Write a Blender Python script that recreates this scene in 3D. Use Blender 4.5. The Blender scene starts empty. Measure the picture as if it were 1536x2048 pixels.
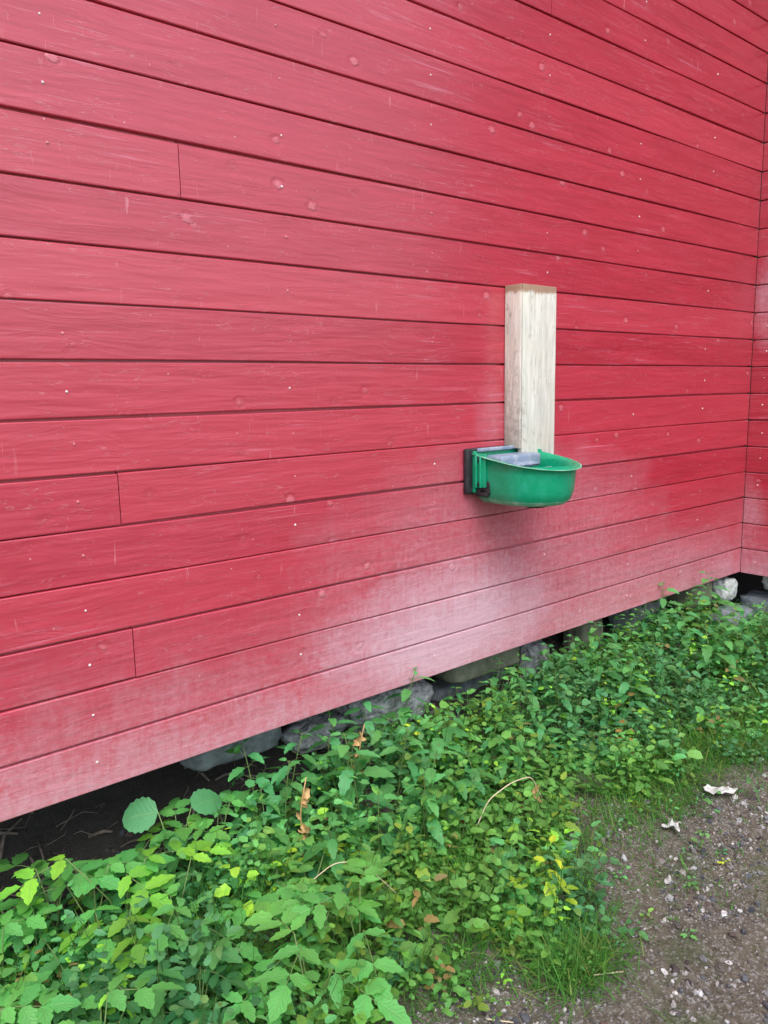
import bpy, math, random
import numpy as np
from mathutils import Vector, Matrix, noise

# ------------------------------------------------------------------ camera, sky, sun, exposure
S = bpy.context.scene
C = S.collection
YAW, PITCH, ROLL = math.radians(50.63), math.radians(9.033), math.radians(-1.097)
cd = bpy.data.cameras.new('camera'); cam = bpy.data.objects.new('camera', cd); C.objects.link(cam)
F = Vector((math.cos(YAW)*math.cos(PITCH), math.sin(YAW)*math.cos(PITCH), -math.sin(PITCH)))
Rt = F.cross(Vector((0, 0, 1))).normalized(); Up = Rt.cross(F)
r2 = Rt*math.cos(ROLL) + Up*math.sin(ROLL); u2 = Up*math.cos(ROLL) - Rt*math.sin(ROLL)
CAM = Vector((0, -1.9648, 1.0337))
m = Matrix((r2, u2, -F)).transposed().to_4x4(); m.translation = CAM
cam.matrix_world = m
cd.sensor_fit = 'HORIZONTAL'; cd.sensor_width = 36; cd.lens = 36*1540/1536
cd.clip_start = 0.02; cd.clip_end = 1000
S.camera = cam

SUN_EL, SUN_AZ = math.radians(55), math.radians(212)     # azimuth: compass of the light, from +Y clockwise
w = bpy.data.worlds.new('World'); S.world = w; w.use_nodes = True
nt = w.node_tree; nt.nodes.clear()
sky = nt.nodes.new('ShaderNodeTexSky'); sky.sky_type = 'NISHITA'; sky.sun_disc = False
sky.sun_elevation = SUN_EL; sky.sun_rotation = SUN_AZ; sky.dust_density = 3.0; sky.air_density = 1.0
hs = nt.nodes.new('ShaderNodeHueSaturation'); hs.inputs['Saturation'].default_value = 0.52
bg = nt.nodes.new('ShaderNodeBackground'); bg.inputs['Strength'].default_value = 0.15
wo = nt.nodes.new('ShaderNodeOutputWorld')
nt.links.new(sky.outputs[0], hs.inputs['Color']); nt.links.new(hs.outputs[0], bg.inputs[0]); nt.links.new(bg.outputs[0], wo.inputs[0])
ld = bpy.data.lights.new('sun', 'SUN'); ld.energy = 1.0; ld.angle = math.radians(45); ld.color = (1.0, 0.96, 0.9)
sun = bpy.data.objects.new('sun', ld); C.objects.link(sun)
sd = Vector((math.sin(SUN_AZ)*math.cos(SUN_EL), math.cos(SUN_AZ)*math.cos(SUN_EL), math.sin(SUN_EL)))
sun.rotation_euler = sd.to_track_quat('Z', 'Y').to_euler()
S.view_settings.view_transform = 'Standard'; S.view_settings.look = 'None'
S.view_settings.gamma = 1.0; S.view_settings.exposure = 0.82
S.render.engine = 'CYCLES'
S.cycles.max_bounces = 6; S.cycles.transparent_max_bounces = 4

# ------------------------------------------------------------------ helpers
rnd = random.Random(7)
U = rnd.uniform

def fbm(x, y, z=0.0, o=4):
    return noise.fractal(Vector((x, y, z)), 1.0, 2.0, o)

class MB:
    """collects faces with uv, colour and material index, links them as ONE mesh"""
    def __init__(s): s.v = []; s.f = []; s.uv = []; s.col = []; s.mi = []
    def face(s, idx, uv=None, col=(1, 1, 1), mi=0):
        s.f.append(idx); s.uv.extend(uv if uv else [(0, 0)]*len(idx)); s.col.extend([col]*len(idx)); s.mi.append(mi)
    def build(s, name, mats, parent=None, smooth=True):
        me = bpy.data.meshes.new(name); me.from_pydata([tuple(p) for p in s.v], [], s.f)
        uvl = me.uv_layers.new(name='UVMap'); uvl.data.foreach_set('uv', np.array(s.uv, dtype=np.float32).ravel())
        ca = me.color_attributes.new('tint', 'FLOAT_COLOR', 'CORNER')
        c = np.ones((len(s.col), 4), dtype=np.float32); c[:, :3] = np.array(s.col, dtype=np.float32)
        ca.data.foreach_set('color', c.ravel())
        me.polygons.foreach_set('material_index', np.array(s.mi, dtype=np.int32))
        me.polygons.foreach_set('use_smooth', np.full(len(s.f), smooth))
        for m_ in (mats if isinstance(mats, (list, tuple)) else [mats]): me.materials.append(m_)
        me.update()
        o = bpy.data.objects.new(name, me); C.objects.link(o)
        if parent: o.parent = parent
        return o

def tag(o, label=None, cat=None, group=None, kind=None):
    if label: o['label'] = label
    if cat: o['category'] = cat
    if group: o['group'] = group
    if kind: o['kind'] = kind
    return o

def empty(name, loc, rz=0, **k):
    o = bpy.data.objects.new(name, None); o.empty_display_size = 0.05; C.objects.link(o)
    o.location = loc; o.rotation_euler = (0, 0, rz); tag(o, **k); return o

def copy_tree(o, parent=None):
    c = o.copy(); C.objects.link(c)
    if parent: c.parent = parent
    for ch in list(o.children): copy_tree(ch, c)
    return c

def ring_tube(mb, pts, rad, n=6, col=(1, 1, 1), mi=0, cap=True):
    pts = [Vector(p) for p in pts]; base = len(mb.v); k = len(pts)
    rs = rad if isinstance(rad, (list, tuple)) else [rad]*k
    for i, p in enumerate(pts):
        t = (pts[min(i+1, k-1)] - pts[max(i-1, 0)]).normalized()
        a = t.cross(Vector((0.31, 0.17, 0.93)));
        if a.length < 1e-3: a = t.cross(Vector((1, 0, 0)))
        a.normalize(); b = t.cross(a)
        for j in range(n):
            an = 2*math.pi*j/n; mb.v.append(p + (a*math.cos(an) + b*math.sin(an))*rs[i])
    for i in range(k-1):
        for j in range(n):
            a0 = base+i*n+j; a1 = base+i*n+(j+1) % n
            mb.face([a0, a1, a1+n, a0+n], [(j/n, i/k), ((j+1)/n, i/k), ((j+1)/n, (i+1)/k), (j/n, (i+1)/k)], col, mi)
    if cap:
        mb.face([base+j for j in range(n)][::-1], None, col, mi)
        mb.face([base+(k-1)*n+j for j in range(n)], None, col, mi)

# ---- ground height (world metres; the underside of the cladding is z = 0)
def sstep(a, b, t):
    t = min(1, max(0, (t-a)/(b-a))); return t*t*(3-2*t)
def gz(x, y):
    z = -.365 + .035*min(3.0, max(0, x-1.5)) - .10*min(3.0, max(0, -y))
    z += .095*sstep(-.30, .02, y)*sstep(1.15, 1.6, x)*(1-sstep(3.4, 3.9, x))
    if y > .12: z += sstep(.12, .75, y)*.36
    d = max(0, 1 - (abs(x-2)+abs(y+.5))/8)
    z += d*(fbm(x*3.1, y*3.1, 4.2, 3)*.014 + fbm(x*14, y*14, 1.7, 3)*.005)
    return z

# ------------------------------------------------------------------ materials
def mat(name):
    m_ = bpy.data.materials.new(name); m_.use_nodes = True; nt_ = m_.node_tree
    return m_, nt_, nt_.nodes['Principled BSDF'], (lambda t, **k: mknode(nt_, t, **k)), nt_.links.new
def mknode(nt_, t, **k):
    n = nt_.nodes.new(t)
    for a, b in k.items():
        if a in n.inputs: n.inputs[a].default_value = b
        else: setattr(n, a, b)
    return n
def ramp(N, stops):
    r = N('ShaderNodeValToRGB'); e = r.color_ramp.elements
    while len(e) < len(stops): e.new(0.5)
    for i, (p, c) in enumerate(stops):
        e[i].position = p; e[i].color = (c, c, c, 1) if isinstance(c, (int, float)) else (*c, 1)
    return r
def mix(N, L, fac, a, b, mode='MIX'):
    x = N('ShaderNodeMix', data_type='RGBA', blend_type=mode)
    for sock, val in ((x.inputs[0], fac), (x.inputs[6], a), (x.inputs[7], b)):
        if hasattr(val, 'links'): L(val, sock)
        elif isinstance(val, (int, float)): sock.default_value = val
        else: sock.default_value = (*val, 1)
    return x.outputs[2]
def math_(N, L, op, a, b=0.0, clamp=False):
    x = N('ShaderNodeMath', operation=op, use_clamp=clamp)
    for i, val in enumerate((a, b)):
        if hasattr(val, 'links'): L(val, x.inputs[i])
        else: x.inputs[i].default_value = val
    return x.outputs[0]

def red_paint(name, spots, has_sheen=True):
    """weathered red satin paint on brushed boards. UV is in metres: u along, v up the wall."""
    M_, T, P, N, L = mat(name)
    uv = N('ShaderNodeUVMap', uv_map='UVMap'); at = N('ShaderNodeAttribute', attribute_name='tint')
    sp = N('ShaderNodeSeparateColor'); L(at.outputs['Color'], sp.inputs[0])
    rn = sp.outputs[0]                                # random number of the board
    def coords(su, sv, off=50.0):
        mp = N('ShaderNodeMapping'); L(uv.outputs[0], mp.inputs['Vector'])
        mp.inputs['Scale'].default_value = (su, sv, 1)
        c = N('ShaderNodeCombineXYZ'); L(math_(N, L, 'MULTIPLY', rn, off), c.inputs[2])
        ad = N('ShaderNodeVectorMath', operation='ADD'); L(mp.outputs[0], ad.inputs[0]); L(c.outputs[0], ad.inputs[1])
        return ad.outputs[0]
    def nz(vec, scale, detail=4, rough=.55, dist=0.0):
        n = N('ShaderNodeTexNoise', Scale=scale, Detail=detail, Roughness=rough, Distortion=dist); L(vec, n.inputs['Vector']); return n.outputs['Fac']
    raw = coords(1, 1, 0.0)
    wv = N('ShaderNodeTexNoise', Scale=2.6, Detail=2.0); L(coords(1, 2.4), wv.inputs['Vector'])
    wc = N('ShaderNodeCombineXYZ'); L(math_(N, L, 'MULTIPLY', math_(N, L, 'SUBTRACT', wv.outputs['Fac'], .5), 9.0), wc.inputs[1])
    wa = N('ShaderNodeVectorMath', operation='ADD'); L(coords(1.7, 55), wa.inputs[0]); L(wc.outputs[0], wa.inputs[1])
    g0 = nz(wa.outputs[0], 2.0, 5, .68, .5); gm = ramp_out(N, L, nz(coords(1.3, 5), 2.0, 2), [(.35, .25), (.65, 1)])
    grain = math_(N, L, 'ADD', math_(N, L, 'MULTIPLY', math_(N, L, 'SUBTRACT', g0, .5), gm), .5)
    fine = nz(coords(5, 260), 2.0, 3, .6)
    wide = nz(coords(1.1, 9), 2.2, 3, .5)
    blot = nz(raw, 5.5, 5, .6)
    c = mix(N, L, ramp_out(N, L, wide, [(.3, 0), (.7, 1)]), (.36, .013, .033), (.46, .026, .055))
    su0 = N('ShaderNodeSeparateXYZ'); L(uv.outputs[0], su0.inputs[0])
    # sky sheen painted in as paler pink on the open wall, none near the corner
    fade = ramp_out(N, L, math_(N, L, 'ADD', math_(N, L, 'DIVIDE', su0.outputs[0], 4.2), math_(N, L, 'MULTIPLY', math_(N, L, 'SUBTRACT', wide, .5), .22)), [(.22, 1), (.60, 0)])
    if not has_sheen: fade = 0.0
    c = mix(N, L, math_(N, L, 'MULTIPLY', fade, .5) if has_sheen else 0.0, c, (.52, .045, .090))
    c = mix(N, L, math_(N, L, 'MULTIPLY', ramp_out(N, L, grain, [(.47, 0), (.75, 1)]), .4), c, (.62, .10, .15))
    c = mix(N, L, math_(N, L, 'MULTIPLY', ramp_out(N, L, grain, [(.28, 1), (.44, 0)]), .35), c, (.34, .022, .038))
    c = mix(N, L, math_(N, L, 'MULTIPLY', ramp_out(N, L, blot, [(.35, 1), (.55, 0)]), .25), c, (.36, .026, .045))
    # board to board difference
    c = mix(N, L, math_(N, L, 'MULTIPLY', math_(N, L, 'POWER', sp.outputs[1], 2.0), .45), c, (.56, .055, .09))
    # knots
    kv = N('ShaderNodeTexVoronoi', Scale=1.0, Randomness=1.0); L(coords(7.0, 8.5, 31), kv.inputs['Vector'])
    ks = N('ShaderNodeSeparateColor'); L(kv.outputs['Color'], ks.inputs[0]); ksel = ramp_out(N, L, ks.outputs[0], [(.42, 0), (.44, 1)])
    wob = nz(raw, 70, 3, .6)
    kd = math_(N, L, 'ADD', kv.outputs['Distance'], math_(N, L, 'MULTIPLY', wob, .13))
    knot = math_(N, L, 'MULTIPLY', ksel, ramp_out(N, L, kd, [(.12, 1), (.20, 0)]))
    ringk = math_(N, L, 'MULTIPLY', ksel, ramp_out(N, L, kd, [(.14, 0), (.18, 1), (.27, 0)]))
    c = mix(N, L, math_(N, L, 'MULTIPLY', knot, .42), c, (.74, .26, .32))
    c = mix(N, L, math_(N, L, 'MULTIPLY', ringk, .28), c, (.38, .03, .05))
    # chalky worn streaks along the boards
    ch = nz(coords(1.3, 34), 2.6, 6, .72, .6); ch2 = nz(raw, 1.9, 2, .5)
    chalk = math_(N, L, 'MULTIPLY', ramp_out(N, L, ch, [(.57, 0), (.74, 1)]), ramp_out(N, L, ch2, [(.44, 0), (.62, 1)]))
    c = mix(N, L, math_(N, L, 'MULTIPLY', chalk, .65), c, (.74, .34, .46))
    # short scratches down the wall
    sc = nz(coords(60, 6, 3), 1.6, 3, .6, .8); sc2 = nz(raw, 8, 2, .5)
    scr = math_(N, L, 'MULTIPLY', ramp_out(N, L, sc, [(.66, 0), (.74, 1)]), ramp_out(N, L, sc2, [(.5, 0), (.6, 1)]))
    c = mix(N, L, math_(N, L, 'MULTIPLY', scr, .65), c, (.70, .28, .33))
    # pale specks
    vo = N('ShaderNodeTexVoronoi', Scale=26.0); L(raw, vo.inputs['Vector'])
    spk = ramp_out(N, L, vo.outputs['Distance'], [(.045, 1), (.075, 0)])
    vsel = N('ShaderNodeSeparateColor'); L(vo.outputs['Color'], vsel.inputs[0])
    spk = math_(N, L, 'MULTIPLY', spk, ramp_out(N, L, vsel.outputs[0], [(.88, 0), (.89, 1)]))
    c = mix(N, L, math_(N, L, 'MULTIPLY', spk, .6), c, (.75, .42, .46))
    # irregular flecks where the paint has lifted from the grain
    fl = nz(coords(14, 40), 2.0, 5, .75, 1.2); fl2 = nz(coords(3, 8), 2.0, 3, .6)
    flk = math_(N, L, 'MULTIPLY', ramp_out(N, L, fl, [(.57, 0), (.66, 1)]), ramp_out(N, L, fl2, [(.46, 0), (.58, 1)]))
    c = mix(N, L, math_(N, L, 'MULTIPLY', flk, .30), c, (.74, .30, .36))
    fd = math_(N, L, 'MULTIPLY', ramp_out(N, L, fl, [(.30, 1), (.40, 0)]), ramp_out(N, L, fl2, [(.38, 1), (.50, 0)]))
    c = mix(N, L, math_(N, L, 'MULTIPLY', fd, .45), c, (.40, .03, .045))
    # splashed dirt: along the foot of the wall and round given spots
    su = N('ShaderNodeSeparateXYZ'); L(uv.outputs[0], su.inputs[0]); u_, v_ = su.outputs[0], su.outputs[1]
    foot = ramp_out(N, L, math_(N, L, 'ADD', v_, math_(N, L, 'MULTIPLY', math_(N, L, 'SUBTRACT', blot, .5), .35)), [(.0, .54), (.12, .32), (.30, .10), (.60, 0)])
    dirt = foot
    for (cx, cv, ru, rv, st) in spots:
        du = math_(N, L, 'DIVIDE', math_(N, L, 'SUBTRACT', u_, cx), ru); dv = math_(N, L, 'DIVIDE', math_(N, L, 'SUBTRACT', v_, cv), rv)
        dd = math_(N, L, 'ADD', math_(N, L, 'MULTIPLY', du, du), math_(N, L, 'MULTIPLY', dv, dv))
        dd = math_(N, L, 'ADD', dd, math_(N, L, 'MULTIPLY', math_(N, L, 'SUBTRACT', blot, .5), 1.0))
        dd = math_(N, L, 'MULTIPLY', dd, .6)
        dirt = math_(N, L, 'MAXIMUM', dirt, ramp_out(N, L, dd, [(.0, st), (.4, st*.6), (.85, st*.2), (1.0, 0)]))
    drip = nz(coords(26, 3.0, 0), 2.0, 6, .7, .5)
    mott = nz(raw, 45, 5, .75)
    scuf = nz(coords(9, 20, 3), 3.0, 5, .75, 1.5)
    edge_ = math_(N, L, 'ADD', math_(N, L, 'MULTIPLY', math_(N, L, 'SUBTRACT', drip, .5), .55), math_(N, L, 'ADD', math_(N, L, 'MULTIPLY', math_(N, L, 'SUBTRACT', mott, .5), .8), math_(N, L, 'MULTIPLY', math_(N, L, 'SUBTRACT', scuf, .5), .7)))
    edge_ = math_(N, L, 'ADD', edge_, math_(N, L, 'MULTIPLY', math_(N, L, 'SUBTRACT', sp.outputs[2], .5), .22))
    dirt = math_(N, L, 'ADD', dirt, math_(N, L, 'MULTIPLY', edge_, ramp_out(N, L, dirt, [(.02, 0), (.35, 1)])), True)
    dirt = ramp_out(N, L, dirt, [(.04, 0), (1.0, .90)])
    c = mix(N, L, dirt, c, (.64, .42, .52))
    L(c, P.inputs['Base Color'])
    rg = math_(N, L, 'ADD', math_(N, L, 'MULTIPLY', grain, .20), .22)
    rg = math_(N, L, 'ADD', rg, math_(N, L, 'MULTIPLY', dirt, .4), True)
    L(rg, P.inputs['Roughness']); P.inputs['IOR'].default_value = 1.6; P.inputs['Coat Weight'].default_value = .85; P.inputs['Coat Roughness'].default_value = .20
    b1 = N('ShaderNodeBump', Strength=.7, Distance=.0020); L(grain, b1.inputs['Height'])
    b2 = N('ShaderNodeBump', Strength=.22, Distance=.0007); L(fine, b2.inputs['Height']); L(b1.outputs[0], b2.inputs['Normal'])
    b3 = N('ShaderNodeBump', Strength=.5, Distance=.0025); L(math_(N, L, 'ADD', math_(N, L, 'SUBTRACT', knot, ringk), math_(N, L, 'MULTIPLY', flk, .5)), b3.inputs['Height']); L(b2.outputs[0], b3.inputs['Normal'])
    b4 = N('ShaderNodeBump', Strength=.45, Distance=.008); L(nz(coords(1.4, 12), 2.5, 2), b4.inputs['Height']); L(b3.outputs[0], b4.inputs['Normal'])
    L(b4.outputs[0], P.inputs['Normal'])
    return M_
def ramp_out(N, L, val, stops):
    r = ramp(N, stops); L(val, r.inputs[0]); return r.outputs[0]

MAT_WALL = red_paint('red_boards', [(1.95, .14, .60, .26, 1.0), (2.3, .26, 1.0, .50, .34), (3.0, .08, 1.3, .24, .45), (2.13, .92, .08, .15, .16), (.9, .0, 1.5, .16, .42)])
MAT_WALL2 = red_paint('red_boards_return', [(.06, 1.45, .06, .22, .5), (.02, .2, .1, .3, .4)], False)

def simple(name, base, base2, scale=20, rough=.8, bump=.3, bdist=.003, spec=.5, coord='Object', detail=6, stretch=None, trans=0.0, tint=False):
    M_, T, P, N, L = mat(name)
    tc = N('ShaderNodeTexCoord'); vec = tc.outputs[coord]
    if stretch:
        mp = N('ShaderNodeMapping'); mp.inputs['Scale'].default_value = stretch; L(vec, mp.inputs[0]); vec = mp.outputs[0]
    n = N('ShaderNodeTexNoise', Scale=scale, Detail=detail, Roughness=.65); L(vec, n.inputs['Vector'])
    c = mix(N, L, ramp_out(N, L, n.outputs['Fac'], [(.3, 0), (.7, 1)]), base, base2)
    if tint:
        at = N('ShaderNodeAttribute', attribute_name='tint'); c = mix(N, L, 1.0, c, at.outputs['Color'], 'MULTIPLY')
    L(c, P.inputs['Base Color']); P.inputs['Roughness'].default_value = rough
    P.inputs['Specular IOR Level'].default_value = spec
    b = N('ShaderNodeBump', Strength=bump, Distance=bdist); L(n.outputs['Fac'], b.inputs['Height']); L(b.outputs[0], P.inputs['Normal'])
    return M_

def leaf_mat(name, rough=.45):
    M_, T, P, N, L = mat(name)
    at = N('ShaderNodeAttribute', attribute_name='tint'); uv = N('ShaderNodeUVMap', uv_map='UVMap')
    s = N('ShaderNodeSeparateXYZ'); L(uv.outputs[0], s.inputs[0])
    ax = math_(N, L, 'ABSOLUTE', s.outputs[0])
    mid = ramp_out(N, L, ax, [(.03, 1), (.10, 0)])
    ph = math_(N, L, 'SUBTRACT', math_(N, L, 'MULTIPLY', s.outputs[1], 7.0), math_(N, L, 'MULTIPLY', ax, 2.0))
    fr = math_(N, L, 'FRACT', ph)
    vein = ramp_out(N, L, math_(N, L, 'ABSOLUTE', math_(N, L, 'SUBTRACT', fr, .5)), [(.0, 1), (.14, 0)])
    tc = N('ShaderNodeTexCoord'); n = N('ShaderNodeTexNoise', Scale=45.0, Detail=3.0); L(tc.outputs['Object'], n.inputs['Vector'])
    c = mix(N, L, math_(N, L, 'MULTIPLY', n.outputs['Fac'], .35), at.outputs['Color'], (.02, .085, .03))
    c = mix(N, L, math_(N, L, 'MULTIPLY', math_(N, L, 'MAXIMUM', mid, math_(N, L, 'MULTIPLY', vein, .4)), .3), c, (.22, .42, .16))
    L(c, P.inputs['Base Color']); P.inputs['Roughness'].default_value = rough
    h = math_(N, L, 'SUBTRACT', 1.0, math_(N, L, 'MAXIMUM', mid, vein))
    b = N('ShaderNodeBump', Strength=.6, Distance=.0015); L(h, b.inputs['Height']); L(b.outputs[0], P.inputs['Normal'])
    tr = N('ShaderNodeBsdfTranslucent'); L(mix(N, L, 1.0, c, (1.15, 1.3, .6), 'MULTIPLY'), tr.inputs[0])
    mx = N('ShaderNodeMixShader', Fac=.33); L(P.outputs[0], mx.inputs[1]); L(tr.outputs[0], mx.inputs[2])
    L(mx.outputs[0], T.nodes['Material Output'].inputs[0])
    return M_
MAT_LEAF = leaf_mat('green_leaf')
MAT_GRASS = leaf_mat('grass_blade', .5)
MAT_STEM = simple('green_stem', (.10, .20, .05), (.16, .22, .08), 40, .6, .2, .001)
MAT_DRY = simple('dry_leaf', (.42, .24, .09), (.62, .42, .20), 60, .75, .5, .001)
MAT_STRAW = simple('pale_straw', (.50, .42, .27), (.66, .58, .42), 60, .7, .4, .001)
MAT_TWIG = simple('dead_twig', (.10, .085, .075), (.26, .22, .19), 60, .85, .5, .001)
MAT_PEBBLE = simple('pebble', (.75, .75, .75), (1.0, 1.0, 1.0), 90, .85, .4, .001, tint=True)
MAT_STONE_BLUE = simple('blue_grey_stone', (.085, .10, .12), (.25, .29, .33), 22, .85, 1.0, .008)
MAT_STONE_PALE = simple('pale_stone', (.30, .33, .33), (.62, .66, .67), 30, .85, 1.0, .005)
MAT_STONE_MOSS = simple('grey_green_slab', (.10, .12, .085), (.22, .23, .18), 26, .85, .9, .006)
MAT_STONE_ROUGH = simple('rough_grey_stone', (.10, .11, .125), (.50, .53, .57), 42, .9, 1.0, .010)
MAT_DARKWOOD = simple('dark_weathered_wood', (.035, .03, .028), (.08, .07, .06), 30, .9, .5, .003, stretch=(1, 1, .15))
MAT_GREYWOOD = simple('grey_weathered_wood', (.16, .17, .18), (.26, .27, .27), 30, .85, .5, .003, stretch=(1, 1, .12))
MAT_UNDER = simple('raw_underside_wood', (.05, .035, .03), (.09, .065, .05), 12, .9, .3, .003)
MAT_WHITE = simple('white_scrap', (.26, .26, .24), (.70, .74, .74), 55, .7, .8, .003)

def ground_mat():
    M_, T, P, N, L = mat('gravelly_soil')
    tc = N('ShaderNodeTexCoord'); v = tc.outputs['Object']
    n1 = N('ShaderNodeTexNoise', Scale=4.5, Detail=7.0, Roughness=.75); L(v, n1.inputs['Vector'])
    n2 = N('ShaderNodeTexNoise', Scale=38.0, Detail=8.0, Roughness=.75); L(v, n2.inputs['Vector'])
    n3 = N('ShaderNodeTexNoise', Scale=150.0, Detail=4.0, Roughness=.7); L(v, n3.inputs['Vector'])
    c = mix(N, L, ramp_out(N, L, n1.outputs['Fac'], [(.35, 0), (.62, 1)]), (.040, .036, .029), (.120, .100, .073))
    c = mix(N, L, ramp_out(N, L, n2.outputs['Fac'], [(.35, 0), (.72, 1)]), c, (.21, .19, .16))
    c = mix(N, L, math_(N, L, 'MULTIPLY', ramp_out(N, L, n3.outputs['Fac'], [(.25, 1), (.5, 0)]), .7), c, (.022, .02, .019))
    vo = N('ShaderNodeTexVoronoi', Scale=170.0); L(v, vo.inputs['Vector'])
    sc_ = N('ShaderNodeSeparateColor'); L(vo.outputs['Color'], sc_.inputs[0])
    c = mix(N, L, math_(N, L, 'MULTIPLY', ramp_out(N, L, sc_.outputs[0], [(.72, 0), (.95, 1)]), .65), c, (.34, .34, .34))
    mo = N('ShaderNodeTexNoise', Scale=5.0, Detail=6.0, Roughness=.7); L(v, mo.inputs['Vector'])
    c = mix(N, L, math_(N, L, 'MULTIPLY', ramp_out(N, L, mo.outputs['Fac'], [(.50, 0), (.66, 1)]), .6), c, (.06, .10, .03))
    # litter soil under the barn, its shade painted into a darker colour
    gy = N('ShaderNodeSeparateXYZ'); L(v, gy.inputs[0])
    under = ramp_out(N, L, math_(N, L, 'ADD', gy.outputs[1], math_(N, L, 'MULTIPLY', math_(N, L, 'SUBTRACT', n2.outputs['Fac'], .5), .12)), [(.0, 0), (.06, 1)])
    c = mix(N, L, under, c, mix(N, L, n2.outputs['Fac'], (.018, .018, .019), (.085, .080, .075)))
    L(c, P.inputs['Base Color']); P.inputs['Roughness'].default_value = .95
    P.inputs['Specular IOR Level'].default_value = .25
    b1 = N('ShaderNodeBump', Strength=.9, Distance=.012); L(n2.outputs['Fac'], b1.inputs['Height'])
    b2 = N('ShaderNodeBump', Strength=.8, Distance=.004); L(vo.outputs['Distance'], b2.inputs['Height']); L(b1.outputs[0], b2.inputs['Normal'])
    L(b2.outputs[0], P.inputs['Normal'])
    return M_
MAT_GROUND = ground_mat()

# ------------------------------------------------------------------ ground
def axis(fine0, fine1, step, far):
    a = list(np.arange(fine0, fine1+step/2, step)); g = step
    lo, hi = a[0], a[-1]; L_, H_ = [], []
    while hi < far: g *= 1.35; hi += g; lo -= g; H_.append(hi); L_.append(lo)
    return L_[::-1] + a + H_
def build_ground():
    xs, ys = axis(-.4, 4.8, .022, 300), axis(-2.2, 1.1, .022, 300)
    mb = MB(); nx = len(xs)
    for y in ys:
        for x in xs: mb.v.append((x, y, gz(x, y)))
    for j in range(len(ys)-1):
        for i in range(nx-1):
            a = j*nx+i; mb.face([a, a+1, a+nx+1, a+nx])
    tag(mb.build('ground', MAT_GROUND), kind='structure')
build_ground()

# ------------------------------------------------------------------ the barn's board walls
H = .14
def clad(mb, length, joints, rows, seed):
    """boards along +u (0..length) facing -w; returns points as (u, w, v)"""
    r = random.Random(seed)
    # profile of a board, (outward depth, height): bottom lip, face, top bevel, recess
    for k in range(rows):
        cuts = sorted([0.0] + [j for (row, j) in joints if row == k] + [length])
        for a, b in zip(cuts[:-1], cuts[1:]):
            if a > 0: a += .0012
            if b < length: b -= .0012
            off = r.uniform(-.0008, .0008); dz = r.uniform(-.0012, .0012); col = (r.random(), r.random(), r.random())
            gap = r.uniform(-.0015, .0015)
            prof = [(.022, 0.0), (.0022, 0.0), (.0006, .0010), (0, .0030), (0, H*.5), (0, H-.0086), (.0012, H-.0068), (.0050, H-.0056+gap*.4), (.0140, H-.0049+gap*.4), (.0140, H+.004)]
            n = max(2, int((b-a)/.2)); base = len(mb.v)
            for i in range(n+1):
                u = a + (b-a)*i/n; wz = noise.noise(Vector((u*1.3, k*3.7, seed)))*.0026; wy = noise.noise(Vector((u*1.1, k*5.1, seed+9)))*.0026
                for j, (d, z) in enumerate(prof):
                    mb.v.append((u, d+off+wy, k*H+z+dz+wz*(1 if j < 9 else 1)))
            m_ = len(prof)
            for i in range(n):
                for j in range(m_-1):
                    p = base+i*m_+j; idx = [p, p+m_, p+m_+1, p+1]
                    mb.face(idx, [(mb.v[q][0], mb.v[q][2]) for q in idx], col)
            for s0, rev in ((base, False), (base+n*m_, True)):     # board ends
                idx = [s0+j for j in range(m_)]
                if rev: idx = idx[::-1]
                mb.face(idx, [(mb.v[q][0], mb.v[q][2]) for q in idx], col)
def nails(mb, cols, rows, seed, bright):
    r = random.Random(seed)
    for x in cols:
        for k in range(rows):
            if r.random() < .12: continue
            cx, cz = x + r.uniform(-.006, .006), (k+.5)*H + r.uniform(-.008, .010)
            rad = r.uniform(.0026, .0036); base = len(mb.v); c = (.8, .72, .74) if r.random() < bright else (.62, .2, .24)
            for q, (rr, d) in enumerate(((1.25, .0008), (1, -.0009), (.6, -.0019))):
                for j in range(8):
                    a = 2*math.pi*j/8; mb.v.append((cx+math.cos(a)*rad*rr, d, cz+math.sin(a)*rad*rr))
            for q in range(2):
                for j in range(8):
                    p = base+q*8+j; p2 = base+q*8+(j+1) % 8; mb.face([p, p2, p2+8, p+8], None, c, 1)
            mb.face([base+16+j for j in range(8)], None, c, 1)
MAT_NAIL = simple('nail_head', (.85, .85, .85), (1, 1, 1), 60, .5, .2, .001, tint=True)

X0, XC, RETL = -3.0, 4.153, 2.4
barn = empty('barn', (XC, 0, 0), label='red painted board barn walls meeting in an inner corner above the weeds', cat='barn')
def placed(mb, name, mats, fn, smooth=False):
    mb.v = [fn(*p) for p in mb.v]
    o = mb.build(name, mats, smooth=smooth); o.parent = barn; o.matrix_parent_inverse = Matrix.Translation((-XC, 0, 0))
    return o
R_ = 25
nail_cols = [.62+.61*i for i in range(-5, 6)]; nail_cols[6] = 1.262
mb = MB()
clad(mb, XC-.002-X0, [(11, .946-X0), (5, .726-X0), (2, .735-X0), (17, 2.45-X0), (13, -.6-X0), (7, -.6-X0), (1, -1.2-X0)], R_, 3)
nails(mb, [x-X0 for x in nail_cols], R_, 5, .55)
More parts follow.
